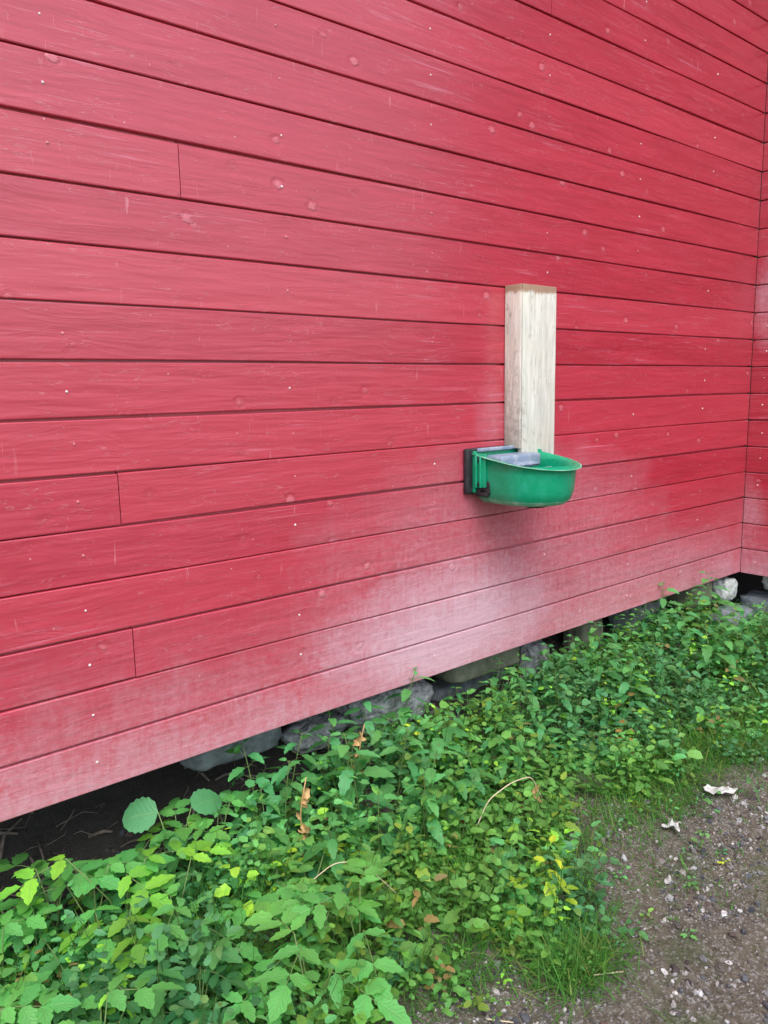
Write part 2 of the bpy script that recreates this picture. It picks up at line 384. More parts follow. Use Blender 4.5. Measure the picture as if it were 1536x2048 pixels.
# UV u is counted from x = 0
mb.uv = [(u+X0, v) for (u, v) in mb.uv]
placed(mb, 'wall', [MAT_WALL, MAT_NAIL], lambda u, d, v: (u+X0, d, v))
mb = MB(); clad(mb, RETL, [(6, .9), (12, 1.5)], R_, 11); nails(mb, [.07, .68, 1.29, 1.9], R_, 6, .4)
placed(mb, 'wall', [MAT_WALL2, MAT_NAIL], lambda u, d, v: (XC+d+.002, -.0015-u, v-.003)).name = 'wall.001'
mb = MB(); clad(mb, 3.0, [], R_, 12)
placed(mb, 'wall', [MAT_WALL2, MAT_NAIL], lambda u, d, v: (XC+.026+u, -RETL+d, v)).name = 'wall.002'

def boxmesh(mb, c, s, bev=.0, col=(1, 1, 1), mi=0):
    """box with chamfered vertical/horizontal edges"""
    bm_ = bmesh_box(c, s, bev); base = len(mb.v)
    for v in bm_[0]: mb.v.append(v)
    for f in bm_[1]: mb.face([base+i for i in f], None, col, mi)
import bmesh
def bmesh_box(c, s, bev):
    bm = bmesh.new(); bmesh.ops.create_cube(bm, size=1)
    for v in bm.verts: v.co = Vector((v.co.x*s[0], v.co.y*s[1], v.co.z*s[2]))
    if bev > 0: bmesh.ops.bevel(bm, geom=list(bm.edges), offset=bev, segments=2, affect='EDGES', profile=.6)
    vs = [v.co + Vector(c) for v in bm.verts]; bm.verts.index_update(); fs = [[v.index for v in f.verts] for f in bm.faces]; bm.free()
    return vs, fs

mb = MB(); boxmesh(mb, (XC+.030, .030, 1.74), (.062, .056, 3.40))  # unseen filler added to stop light leaking through the corner joint
placed(mb, 'corner_light_stop', MAT_UNDER, lambda x, y, z: (x, y, z))
# floor and dark sheathing behind the boards, roof overhead (closes the barn)
mb = MB(); boxmesh(mb, ((X0+XC)/2+1.6, 1.54, .06), (XC-X0+3.1, 3.0, .08), .004)
placed(mb, 'floor_frame', MAT_UNDER, lambda x, y, z: (x, y, z))
mb = MB(); boxmesh(mb, ((X0+XC)/2, .03, 1.75), (XC-X0, .012, 3.4)); boxmesh(mb, (XC+.035, -RETL/2, 1.75), (.012, RETL-.05, 3.4))
placed(mb, 'sheathing', MAT_UNDER, lambda x, y, z: (x, y, z))
mb = MB()
boxmesh(mb, ((X0+XC)/2+1.5, 1.52, 3.56), (XC-X0+3.4, 3.3, .05), .004); boxmesh(mb, (XC+1.5, -1.1, 3.62), (3.3, 2.9, .05), .004)
placed(mb, 'roof', MAT_UNDER, lambda x, y, z: (x, y, z))
# thin support under the wall
mb = MB(); boxmesh(mb, (2.735, .085, -.19), (.030, .03, .40), .003)
placed(mb, 'support_post', MAT_DARKWOOD, lambda x, y, z: (x, y, z))

# ------------------------------------------------------------------ foundation stones
def rock(name, loc, size, material, label, seed, rough=.16, boxy=.55, rz=0.0, sub=4, group='stones under the barn wall', tilt=(0, 0)):
    bm = bmesh.new(); bmesh.ops.create_icosphere(bm, subdivisions=sub, radius=1)
    rr_ = random.Random(seed*31); cuts = [(Vector((rr_.gauss(0, 1), rr_.gauss(0, 1), rr_.gauss(0, 1))).normalized(), rr_.uniform(.72, .93)) for _ in range(12)]
    for v in bm.verts:
        for cn, cdist in cuts:
            e_ = v.co.dot(cn)-cdist
            if e_ > 0: v.co -= cn*e_
        p = v.co.copy(); mxc = max(abs(p.x), abs(p.y), abs(p.z))
        q = p.lerp(p/mxc*.82, boxy)
        n = noise.fractal(p*1.3+Vector((seed*7.1, 0, 0)), 1, 2, 3)*rough + noise.fractal(p*5+Vector((seed, 3, 0)), 1, 2, 3)*rough*.28 + noise.noise(p*14+Vector((seed, 9, 0)))*.018
        q *= 1+n
        v.co = Vector((q.x*size[0]/2, q.y*size[1]/2, q.z*size[2]/2))
    me = bpy.data.meshes.new(name); bm.to_mesh(me); bm.free(); me.materials.append(material)
    for p in me.polygons: p.use_smooth = rough < .2
    o = bpy.data.objects.new(name, me); C.objects.link(o); o.location = loc; o.rotation_euler = (tilt[0], tilt[1], rz)
    return tag(o, label, 'stone', group)
FS = 'foundation_stone'
rock(FS, (1.12, .24, -.085), (.40, .24, .17), MAT_STONE_BLUE, 'long dark blue-grey stone in the shade under the left boards, beside the dark gap', 1, .10)
rock(FS, (1.45, .22, -.17), (.26, .16, .12), MAT_STONE_ROUGH, 'dark broken stone mostly behind nettles, left of the rough pale-flecked stone', 2, .22, .5)
rock(FS, (1.74, .17, -.13), (.44, .20, .20), MAT_STONE_ROUGH, 'rough pale-flecked grey stone right under the cladding left of the flat slab', 3, .22, .5)
rock(FS, (1.80, .03, -.35), (.34, .16, .14), MAT_STONE_ROUGH, 'low crumbly grey stone at the foot of the rough pale-flecked stone', 4, .24, .4)
rock(FS, (2.24, .17, -.075), (.50, .18, .13), MAT_STONE_MOSS, 'flat grey-green slab stone lying directly under the pink-stained boards', 5, .05, .8)
rock(FS, (2.27, .30, -.30), (.60, .24, .30), MAT_STONE_BLUE, 'dark squared stone carrying the flat grey-green slab', 6, .10, .7)
rock(FS, (2.58, .17, -.15), (.17, .14, .18), MAT_STONE_ROUGH, 'knobbly grey stone left of the thin dark post', 7, .2, .4)
rock(FS, (2.975, .17, -.17), (.21, .14, .27), MAT_STONE_MOSS, 'upright grey-green slab right of the thin dark post', 8, .06, .8)
rock(FS, (3.17, .05, -.28), (.30, .12, .08), MAT_STONE_BLUE, 'low blue-grey stone lying in front of the upright slab', 9, .08, .7, rz=.1)
rock(FS, (3.42, .16, -.15), (.46, .18, .28), MAT_STONE_BLUE, 'dark blue-grey stone behind the tall weed near the corner', 10, .12)
rock(FS, (3.84, .12, -.09), (.34, .16, .15), MAT_STONE_MOSS, 'beige flat stone under the last boards before the corner', 11, .05, .8)
rock(FS, (4.09, .05, -.095), (.16, .12, .14), MAT_STONE_PALE, 'white angular stone right at the inner corner of the walls', 12, .24, .65, sub=3)
rock(FS, (4.30, -.30, -.215), (.28, .80, .17), MAT_STONE_BLUE, 'long blue-grey block under the return wall, nearest the corner', 13, .09, .75)
rock(FS, (4.36, -.14, -.065), (.26, .18, .11), MAT_STONE_PALE, 'pale beige stone wedged on the long blue-grey block', 14, .13, .6)
rock(FS, (4.36, -.38, -.065), (.26, .22, .10), MAT_STONE_MOSS, 'grey stone wedged beside the pale beige one', 15, .13, .6)
rock(FS, (3.98, -.02, -.26), (.40, .24, .20), MAT_STONE_BLUE, 'wide blue-grey stone at the foot of the inner corner', 17, .10, .6)
rock(FS, (4.32, -1.15, -.16), (.30, .90, .30), MAT_STONE_BLUE, 'long blue-grey block further along the return wall', 16, .09, .75)
rock(FS, (4.32, -2.05, -.16), (.30, .80, .30), MAT_STONE_BLUE, 'last blue-grey block at the far end of the return wall', 18, .09, .75)

# leaning grey stake
mb = MB(); boxmesh(mb, (0, 0, .10), (.045, .014, .26), .002)
o = tag(mb.build('wooden_stake', MAT_GREYWOOD), 'short grey weathered stake standing in the nettles beside the thin dark post', 'stake')
o.location = (2.742, .02, -.36); o.rotation_euler = (0, math.radians(4), .2)

# ------------------------------------------------------------------ timber casing on the wall
def timber_mat():
    M_, T, P, N, L = mat('weathered_pale_timber')
    tc = N('ShaderNodeTexCoord'); mp = N('ShaderNodeMapping'); mp.inputs['Scale'].default_value = (1, 1, .10); L(tc.outputs['Object'], mp.inputs[0])
    n = N('ShaderNodeTexNoise', Scale=60.0, Detail=7.0, Roughness=.7, Distortion=.5); L(mp.outputs[0], n.inputs['Vector'])
    n2 = N('ShaderNodeTexNoise', Scale=9.0, Detail=5.0, Roughness=.6); L(tc.outputs['Object'], n2.inputs['Vector'])
    c = mix(N, L, ramp_out(N, L, n.outputs['Fac'], [(.3, 0), (.68, 1)]), (.50, .51, .48), (.80, .83, .81))
    c = mix(N, L, ramp_out(N, L, n2.outputs['Fac'], [(.45, 0), (.7, .5)]), c, (.72, .68, .60))
    at = N('ShaderNodeAttribute', attribute_name='tint'); c = mix(N, L, 1.0, c, at.outputs['Color'], 'MULTIPLY')
    # grey stains low on the front edge and brown at the top end
    g = N('ShaderNodeSeparateXYZ'); L(tc.outputs['Object'], g.inputs[0])
    n3 = N('ShaderNodeTexNoise', Scale=34.0, Detail=5.0, Roughness=.7); L(tc.outputs['Object'], n3.inputs['Vector'])
    e = math_(N, L, 'ADD', math_(N, L, 'MULTIPLY', g.outputs[0], 9.0), math_(N, L, 'MULTIPLY', g.outputs[2], 1.5))
    e = math_(N, L, 'ADD', e, math_(N, L, 'MULTIPLY', math_(N, L, 'SUBTRACT', n3.outputs['Fac'], .5), 1.6))
    c = mix(N, L, ramp_out(N, L, e, [(.05, .6), (.42, 0)]), c, (.26, .24, .19))
    top = math_(N, L, 'ADD', g.outputs[2], math_(N, L, 'MULTIPLY', n3.outputs['Fac'], .05))
    c = mix(N, L, ramp_out(N, L, top, [(.592, 0), (.606, .9)]), c, (.30, .17, .10))
    ck = N('ShaderNodeTexNoise', Scale=22.0, Detail=3.0, Roughness=.5, Distortion=1.0); mp2 = N('ShaderNodeMapping'); mp2.inputs['Scale'].default_value = (2.2, 1, .16); L(tc.outputs['Object'], mp2.inputs[0]); L(mp2.outputs[0], ck.inputs['Vector'])
    crk = ramp_out(N, L, math_(N, L, 'ABSOLUTE', math_(N, L, 'SUBTRACT', ck.outputs['Fac'], .5)), [(.0, 1), (.012, 0)])
    c = mix(N, L, math_(N, L, 'MULTIPLY', crk, .5), c, (.16, .13, .10))
    vk = N('ShaderNodeTexVoronoi', Scale=1.0); mp3 = N('ShaderNodeMapping'); mp3.inputs['Scale'].default_value = (7, 7, 5); L(tc.outputs['Object'], mp3.inputs[0]); L(mp3.outputs[0], vk.inputs['Vector'])
    c = mix(N, L, ramp_out(N, L, vk.outputs['Distance'], [(.06, .6), (.12, 0)]), c, (.34, .25, .17))
    L(c, P.inputs['Base Color']); P.inputs['Roughness'].default_value = .8
    b = N('ShaderNodeBump', Strength=.8, Distance=.003); L(n.outputs['Fac'], b.inputs['Height']); L(b.outputs[0], P.inputs['Normal'])
    return M_
MAT_TIMBER = timber_mat()
casing = empty('timber_casing', (2.205, -.001, .800), label='short upright of pale weathered timber boards fixed to the red wall above the green bowl', cat='timber')
def plank(name, x0, x1, y0, y1, z0, z1, col, bev=.003):
    mb = MB(); boxmesh(mb, ((x0+x1)/2, (y0+y1)/2, (z0+z1)/2), (x1-x0, y1-y0, z1-z0), bev, col)
    return mb.build(name, MAT_TIMBER, casing)
plank('side_board', .0, .011, -.0755, -.0, .008, .601, (.98, .91, .87))
plank('side_board', .182, .204, -.052, -.0, .008, .590, (1.0, .93, .88))
plank('front_board', .0150, .206, -.075, -.054, -.04, .602, (1.0, .99, .95))
plank('top_block', .024, .180, -.0525, -.001, .560, .588, (.8, .7, .62))

# ------------------------------------------------------------------ green drinking bowl
def plastic(name, base, rough, extra=None, sss=0.0):
    M_, T, P, N, L = mat(name)
    tc = N('ShaderNodeTexCoord'); n = N('ShaderNodeTexNoise', Scale=26.0, Detail=6.0, Roughness=.7); L(tc.outputs['Object'], n.inputs['Vector'])
    c = mix(N, L, ramp_out(N, L, n.outputs['Fac'], [(.45, 0), (.70, .8)]), base, extra or [x*1.6+.03 for x in base])
    L(c, P.inputs['Base Color']); P.inputs['Roughness'].default_value = rough
    L(ramp_out(N, L, n.outputs['Fac'], [(.3, rough), (.7, rough+.2)]), P.inputs['Roughness'])
    b = N('ShaderNodeBump', Strength=.15, Distance=.002); L(n.outputs['Fac'], b.inputs['Height']); L(b.outputs[0], P.inputs['Normal'])
    return M_
MAT_BOWL = plastic('green_enamel', (.003, .31, .155), .22, (.02, .38, .24))
MAT_RIM = plastic('faded_green_rim', (.09, .42, .27), .4, (.40, .58, .48))
MAT_BLACK = plastic('black_rubber', (.012, .012, .016), .55)
MAT_VALVE = plastic('blue_grey_plastic', (.20, .27, .38), .3, (.45, .50, .56))
MAT_BRASS = plastic('dull_metal', (.35, .33, .32), .4)
bowl = empty('drinking_bowl', (2.165, -.028, .70), label='green livestock drinking bowl fixed to the red wall under the timber upright', cat='drinking bowl')

def bowl_outline(hw, dep, n=40, squash=1.0):
    """D-shaped outline: back corners at y=0, round front; returns points from back-left round the front to back-right"""
    pts = []; ys = -(dep-hw*squash)
    pts += [(-hw, 0), (-hw, ys*.5)]
    for i in range(n+1):
        a = math.pi + math.pi*i/n; pts.append((hw*math.cos(a), ys+hw*squash*math.sin(a)))
    pts += [(hw, ys*.5), (hw, 0)]
    return pts
def rim_z(y): return .100 + .158*y          # the rim drops towards the front
def make_bowl():
    # rings from outer bottom to rim to inner bottom: (scale of outline, z fraction 0 bottom .. 1 rim, outset)
    mb = MB(); HW, DEP = .155, .310
    rings = []
    outer = [(.30, -.084), (.62, -.083), (.78, -.078), (.875, -.062), (.93, -.034), (.945, 0), (.965, .5), (.975, .93)]
    lip = [(1.045, .945), (1.06, .965), (1.055, .99), (1.03, 1.0)]
    inner = [(.95, .985), (.925, .90), (.905, .5), (.88, 0), (.82, -.032), (.72, -.056), (.50, -.066), (.25, -.068)]
    for s, t in outer+lip+inner:
        ring = []
        for (x, y) in bowl_outline(HW, DEP, 40, 1.1):
            cy = -.10
            px, py = x*s, (cy+(y-cy)*s) if y < cy else y+(0 if s > .9 else (cy-y)*(1-s)*.9)
            if y >= cy: py = min(py, -.002)
            z = t if t <= 0 else (t*rim_z(y) if t > .9 else t*.07)
            ring.append((px, py, z))
        rings.append(ring)
    n = len(rings[0]); base = 0
    for r in rings: mb.v.extend(r)
    for i in range(len(rings)-1):
        for j in range(n-1):
            a = i*n+j; mb.face([a, a+1, a+n+1, a+n], None, (1, 1, 1), 1 if (len(outer)-1 <= i < len(outer)+len(lip)-1 or i == 2) else 0)
        # close the back of the wall thickness
    k = len(rings); back_l = [i*n for i in range(k)]; back_r = [i*n+n-1 for i in range(k)]
    # back wall: outer and inner skins
    no = len(outer)+len(lip)
    for i in range(no-1): mb.face([i*n, (i+1)*n, (i+1)*n+n-1, i*n+n-1])
    for i in range(no, k-1): mb.face([i*n, (i+1)*n, (i+1)*n+n-1, i*n+n-1])
    mb.face([j for j in range(n)][::-1]); mb.face([(k-1)*n+j for j in range(n)])
    o = mb.build('bowl', [MAT_BOWL, MAT_RIM], bowl)
    return o
make_bowl()
def part(name, boxes, material, bev=.003, parent=None, rot=None, loc=None):
    mb = MB()
    for c, s in boxes: boxmesh(mb, c, s, bev)
    o = mb.build(name, material, parent or bowl)
    if rot: o.rotation_euler = rot
    if loc: o.location = loc
    return o
# black pad between wall and bowl, then the green mounting bracket with its ribs
part('wall_pad', [((-.01, .0135, .035), (.345, .023, .165))], MAT_BLACK, .008)
br = part('mounting_bracket', [((0, -.004, .033), (.316, .012, .150)), ((-.152, -.030, .040), (.010, .060, .120)), ((.152, -.030, .040), (.010, .060, .120)),
     ((-.160, -.020, .040), (.012, .010, .125)), ((-.160, -.042, .036), (.012, .008, .115))], MAT_BOWL, .003)
for bz in (.078, -.008):
    mb = MB(); ring_tube(mb, [(-.150, -.031, bz), (-.1605, -.031, bz)], .0085, 12); mb.build('bolt', MAT_BLACK, br)
part('lower_clamp', [((-.10, -.035, -.040), (.10, .06, .03)), ((-.135, -.05, -.02), (.03, .05, .05))], MAT_BLACK, .008)
part('splash_plate', [((0, -.016, .112), (.30, .010, .014))], MAT_VALVE, .004)
part('valve_cover', [((-.01, -.062, .068), (.215, .088, .050)), ((-.01, -.115, .058), (.12, .05, .016))], MAT_VALVE, .012)
tg = part('tongue', [((0, 0, 0), (.085, .11, .012))], MAT_VALVE, .005, rot=(math.radians(-14), 0, 0), loc=(-.01, -.155, .035))
mb = MB(); ring_tube(mb, [(.01, -.15, -.080), (.01, -.15, -.091), (.01, -.15, -.092), (.01, -.15, -.096)], [.056, .054, .040, .038], 20)
mb.build('drain_plug', MAT_BLACK, bowl)
# shallow water
mb = MB(); pts = bowl_outline(.134, .280)
mb.v = [(x, -.006 if y > -.01 else y, -.01) for x, y in pts]; mb.face(list(range(len(pts))))
MW, T, P, N, L = mat('bowl_water'); P.inputs['Base Color'].default_value = (.10, .22, .20, 1); P.inputs['Roughness'].default_value = .03; P.inputs['Metallic'].default_value = 0
tag(mb.build('water', MW, smooth=False), 'shallow water standing inside the green drinking bowl', 'water').location = (2.165, -.028, .70)

# ------------------------------------------------------------------ plants
def leaf(mb, origin, direction, up, L_, W_, col, shape='nettle', fold=.25, curl=.5, seg=8, twist=0.0):
    """one leaf blade from its base point, drooping along its length; uv = (across -1..1, along 0..1)"""
    d = Vector(direction).normalized(); u = Vector(up); s = d.cross(u)
    if s.length < 1e-4: s = d.cross(Vector((1, 0, .3)))
    s.normalize(); n = s.cross(d).normalized()
    if twist: q = Matrix.Rotation(twist, 3, d); s = q @ s; n = q @ n
    p = Vector(origin); base = len(mb.v); step = L_/seg; ang = 0
    for i in range(seg+1):
        t = i/seg
        if shape == 'nettle': wd = (t**.45)*(1-t)**.85*1.75 if 0 < t < 1 else 0.0
        elif shape == 'oval': wd = math.sin(math.pi*min(1, t**.8))**.8 if 0 < t < 1 else 0.0
        elif shape == 'nettle2': wd = (max(0, 1-(2*t**.85-1)**2))**.6
        elif shape == 'round': wd = (max(0, 1-(2*t-1)**2))**.5
        else: wd = (1-t)**.6*(1 if t > 0 else .6)
        if shape != 'grass' and 0 < i < seg and shape != 'round': wd *= (1.05 if i % 2 else .94) if shape == 'nettle2' else (1.12 if i % 2 else .84)
        wd *= W_/2
        mb.v.append(p - s*wd + n*wd*fold); mb.v.append(p.copy()); mb.v.append(p + s*wd + n*wd*fold)
        ang = curl*step/L_
        q = Matrix.Rotation(-ang, 3, s); d = q @ d; n = q @ n
        p = p + d*step
    for i in range(seg):
        b = base+3*i; t0, t1 = i/seg, (i+1)/seg
        mb.face([b, b+1, b+4, b+3], [(-1, t0), (0, t0), (0, t1), (-1, t1)], col)
        mb.face([b+1, b+2, b+5, b+4], [(0, t0), (1, t0), (1, t1), (0, t1)], col)

def vary(c, r, a=.18):
    k = 1+r.uniform(-a, a); h = r.uniform(-.12, .12)
    return (max(0, c[0]*k*(1+h)), c[1]*k, max(0, c[2]*k*(1-h)))
G_NET = (.13, .46, .145); G_DEEP = (.065, .29, .10); G_EL = (.17, .53, .115); G_BRIGHT = (.30, .72, .07); G_YEL = (.36, .60, .05)

def make_nettle(seed, h, lmax, col):
    r = random.Random(seed); root = empty('nettle_plant', (0, 0, -50))
    st = MB(); lf = MB(); bx, by = r.uniform(-.10, .10), r.uniform(-.10, .10)
    def sp(t): return Vector((bx*h*2*t*t, by*h*2*t*t, h*t))
    ring_tube(st, [sp(i/8) for i in range(9)], [.0028*(1-.55*i/8) for i in range(9)], 5)
    npair = int(h/.042)+1; a0 = r.uniform(0, 6.3)
    for k in range(npair):
        t = .16+.82*k/(npair-1) if npair > 1 else .9
        sz = lmax*(1.0 if t < .72 else max(.35, 1-(t-.72)*2.1))*r.uniform(.85, 1.1)
        for s_ in (0, 1):
            a = a0+k*math.pi/2+s_*math.pi+r.uniform(-.25, .25); el = r.uniform(.10, .45) + (t > .85)*.35
            dr = Vector((math.cos(a)*math.cos(el), math.sin(a)*math.cos(el), math.sin(el)))
            p0 = sp(t); p1 = p0+dr*sz*.32
            ring_tube(st, [p0, p1], [.0012, .0009], 4, cap=False)
            c = vary(col, r); c = vary((c[0]*(1+.35*(t-.5)), c[1]*(1+.28*(t-.5)), c[2]), r, .1)
            leaf(lf, p1, (dr.x, dr.y, dr.z-.35), (0, 0, 1), sz, sz*.62, c, 'nettle', .18, r.uniform(.4, .95), 8, r.uniform(-.35, .35))
    st.build('stem', MAT_STEM, root); lf.build('foliage', MAT_LEAF, root)
    return root
def make_elder(seed, h, ll, col, nst=3, shape='oval', wr=.52):
    """several upright stalks, each carrying one compound leaf: pairs of pointed leaflets and one at the tip"""
    r = random.Random(seed); root = empty('ground_elder_plant', (0, 0, -50)); st = MB(); lf = MB()
    a0 = r.uniform(0, 6.3)
    for k in range(nst):
        a = a0+k*2*math.pi/nst+r.uniform(-.5, .5); hh = h*r.uniform(.6, 1.08); out = hh*r.uniform(.10, .38)
        top = Vector((math.cos(a)*out, math.sin(a)*out, hh)); ring_tube(st, [(0, 0, 0), (top.x*.3, top.y*.3, hh*.5), top], [.0022, .0018, .0014], 5)
        c0 = vary(col, r, .25); dr = Vector((math.cos(a), math.sin(a), r.uniform(-.25, .15))).normalized(); sd_ = Vector((-math.sin(a), math.cos(a), 0))
        RL = ll*r.uniform(1.0, 1.5); tip = top+dr*RL+Vector((0, 0, -.15*RL)); ring_tube(st, [top, (top+tip)/2+Vector((0, 0, .004)), tip], [.0013, .001, .0008], 4, cap=False)
        leaf(lf, tip, dr, (0, 0, 1), ll*r.uniform(.95, 1.15), ll*wr*1.1, vary(c0, r, .1), shape, .18, r.uniform(.1, .55), 8, r.uniform(-.2, .2))
        for t, q in ((.08, .85), (.75, 1.0)) if r.random() < .75 else ((.1, .7), (.5, .9), (.95, .95)):
            for s_ in (-1, 1):
                p = top.lerp(tip, t)+Vector((0, 0, .002)); dd = (sd_*s_ + dr*r.uniform(.25, .6) + Vector((0, 0, r.uniform(-.15, .2))))
                sz = ll*q*r.uniform(.85, 1.08); leaf(lf, p, dd, (0, 0, 1), sz, sz*wr*r.uniform(.9, 1.15), vary(c0, r, .12), shape, r.uniform(.1, .28), r.uniform(.1, .6), 8, r.uniform(-.3, .3))
    st.build('stem', MAT_STEM, root); lf.build('foliage', MAT_LEAF, root)
    return root

def protos(make, specs): return [make(*s) for s in specs]
def purge(tree):
    for ch in list(tree.children): bpy.data.objects.remove(ch)
    bpy.data.objects.remove(tree)
NET_L = protos(make_nettle, [(11, .30, .088, G_NET), (12, .26, .080, G_DEEP), (13, .34, .092, G_NET), (14, .20, .074, G_DEEP), (15, .28, .090, (.11, .41, .12))])
ELD_L = protos(make_elder, [(26, .10, .036, (.08, .30, .13), 8), (27, .15, .045, G_DEEP, 6), (21, .19, .066, G_EL, 4), (22, .13, .055, G_NET, 5), (23, .22, .070, G_EL, 3), (24, .11, .050, G_DEEP, 5), (25, .17, .062, (.12, .40, .11), 4)])
ELD_B = protos(make_elder, [(31, .25, .070, G_BRIGHT, 3), (32, .23, .064, (.24, .60, .07), 3)])
pr = random.Random(99)
def put(proto, x, y, label, cat, group=None, sc=1.0, rz=None, name=None):
    o = copy_tree(proto); o.location = (x, y, gz(x, y)-.006); s_ = sc*pr.uniform(.94, 1.06); o.scale = (s_, s_, s_)
    o.rotation_euler = (pr.uniform(-.10, .10), pr.uniform(-.10, .10), pr.uniform(0, 6.28) if rz is None else rz)
    tag(o, label, cat, group)
    if name: o.name = name
    return o
ORD = ['first', 'second', 'third', 'fourth', 'fifth', 'sixth', 'seventh', 'eighth', 'ninth', 'tenth', 'eleventh', 'twelfth', 'thirteenth', 'fourteenth', 'fifteenth']
def scatter(protos_, n, x0, x1, y0, y1, mind, kind, where, rows, cat, group, sc=(.85, 1.15), ok=None, seed=1):
    """places n plants at least mind apart; each is labelled by its row and its place in the row"""
    r = random.Random(seed); done = []
    for _ in range(n*80):
        if len(done) >= n: break
        x, y = r.uniform(x0, x1), r.uniform(y0, y1)
        if ok and not ok(x, y): continue
        if any((x-a)**2+(y-b)**2 < mind*mind for a, b in done): continue
        done.append((x, y))
    done.sort(key=lambda p: -(p[1]+.25*p[0])); per = math.ceil(len(done)/len(rows))
    for q, row in enumerate(rows):
        for i, (x, y) in enumerate(sorted(done[q*per:(q+1)*per])):
            put(r.choice(protos_), x, y, '%s %s, %s from the left in %s' % (kind, where, ORD[i], row), cat, group, r.uniform(*sc))
R3 = ['the back row', 'the middle row', 'the front row']
# right: the nettle bank between the post and the return wall
scatter(NET_L, 36, 2.78, 4.12, -.56, .03, .085, 'nettle', 'in the corner bank', R3, 'nettle', 'nettles in the bank by the corner', (.72, 1.0),
        ok=lambda x, y: y > -.10-.34*(x-2.5) and not (x > 3.8 and y > -.25), seed=3)
scatter(NET_L, 26, 1.75, 2.80, -.30, .04, .085, 'low nettle', 'before the slab and post', ['the back row', 'the front row'], 'nettle', 'nettles in front of the slab and post', (.60, .86), seed=4)
# centre cluster
scatter(NET_L, 22, 1.05, 1.74, -.36, .045, .085, 'nettle', 'in the middle clump', ['the back row', 'the front row'], 'nettle', 'nettles in the middle clump', (.74, 1.0), seed=8,
        ok=lambda x, y: y > -.42+.12*(x-1))
# left: ground elder
scatter(ELD_L, 42, .22, 1.12, -.66, .03, .078, 'ground elder', 'in the lower left patch', R3, 'weed', 'ground elder in the lower left patch', (.75, 1.2), seed=5,
        ok=lambda x, y: y < .13-.14*x and (x-.62)**2+(y+.2)**2 > .007 and ((x-.74)/.07)**2+((y+.38)/.13)**2 > 1)
put(ELD_B[0], .62, -.14, 'bright lime green ground elder, tallest of the light ones among darker leaves at lower left', 'weed', sc=1.15, rz=.3)
put(ELD_B[1], .55, -.28, 'bright lime green ground elder close to the bottom edge at lower left', 'weed', sc=1.0, rz=2.1)
put(ELD_B[0], .68, -.27, 'bright lime green ground elder to the right of the other light ones at lower left', 'weed', sc=.95, rz=4.0)
put(ELD_B[1], .80, .02, 'small yellow-green ground elder below the pair of large round leaves', 'weed', sc=.8, rz=1.0)
YEL = make_elder(33, .12, .030, G_YEL, 3)
for x_, y_, l_ in ((1.20, -.45, 'tiny yellow-green weed glowing in the dark low weeds below the middle clump'), (1.06, -.32, 'tiny yellow-green weed left of the thin curved straw'),
                   (1.48, -.74, 'tiny yellow-green weed close to the gravel beside the lower grass tuft'), (1.86, -.06, 'tiny yellow-green weed in front of the rough pale-flecked stone')):
    put(YEL, x_, y_, l_, 'weed', 'tiny yellow-green weeds', 1.15)
# the pair of big leaves by the dark gap
def big_pair():
    root = empty('broad_leaf_plant', (.80, -.03, gz(.8, 0))); st = MB(); lf = MB()
    for (dx, dy, hh, L_, W_, c, sh) in ((-.03, .03, .235, .105, .098, (.13, .44, .19), 'nettle2'), (.06, .01, .225, .110, .085, (.12, .42, .17), 'nettle2'), (.03, -.02, .15, .07, .06, G_NET, 'oval')):
        top = Vector((dx, dy, hh)); ring_tube(st, [(0, 0, 0), (dx*.4, dy*.4, hh*.6), top], [.0026, .0022, .0016], 5)
        a = math.atan2(dy, dx) if dx > 0.05 else 2.4
        leaf(lf, top, (math.cos(a)*.9, math.sin(a)*.6, -.05), (-.45, -.75, 1), L_, W_, c, sh, .10, .35, 12)
    st.build('stem', MAT_STEM, root); lf.build('foliage', MAT_LEAF, root)
    tag(root, 'weed with two large rounded leaves standing against the dark gap under the boards', 'weed')
big_pair()
# tall weed whose tip overlaps the foot of the wall near the corner
o = put(NET_L[2], 3.66, -.10, 'tallest weed near the corner, its tip reaching over the lowest board', 'nettle', sc=1.13, rz=.5)
o.rotation_euler = (0, .05, .5)

# withered plants
def withered(loc, h, seed, label, n=7):
    r = random.Random(seed); root = empty('withered_plant', loc); st = MB(); lf = MB()
    pts = [Vector((math.sin(i*.9)*.008+.02*i/8, -.01*i/8, h*i/8)) for i in range(9)]; ring_tube(st, pts, [.0026-.0001*i for i in range(9)], 5)
    for k in range(n):
        p = pts[3+int(5*k/n)]; a = r.uniform(0, 6.3)
        leaf(lf, p, (math.cos(a), math.sin(a), r.uniform(-.2, .6)), (0, 0, 1), r.uniform(.03, .055), r.uniform(.016, .026), (1, 1, 1), 'oval', .8, r.uniform(1.5, 4), 8, r.uniform(-1, 1))
    st.build('stem', MAT_DRY, root); lf.build('foliage', MAT_DRY, root); tag(root, label, 'withered plant')
withered((1.13, -.16, gz(1.13, -.16)), .29, 1, 'taller tan withered plant with curled leaves in the middle clump, nearer the viewer', 8)
withered((1.42, -.07, gz(1.42, -.07)), .27, 2, 'tan withered plant standing close under the boards behind the taller one', 6)
def dryleaf(loc, rz, label, s=.05):
    mb = MB(); leaf(mb, (0, 0, 0), (1, 0, -.5), (0, 0, 1), s, s*.5, (1, 1, 1), 'oval', .9, 1.6, 8)
    o = mb.build('dead_leaf', MAT_DRY); o.location = loc; o.rotation_euler = (.3, .5, rz); tag(o, label, 'dead leaf')

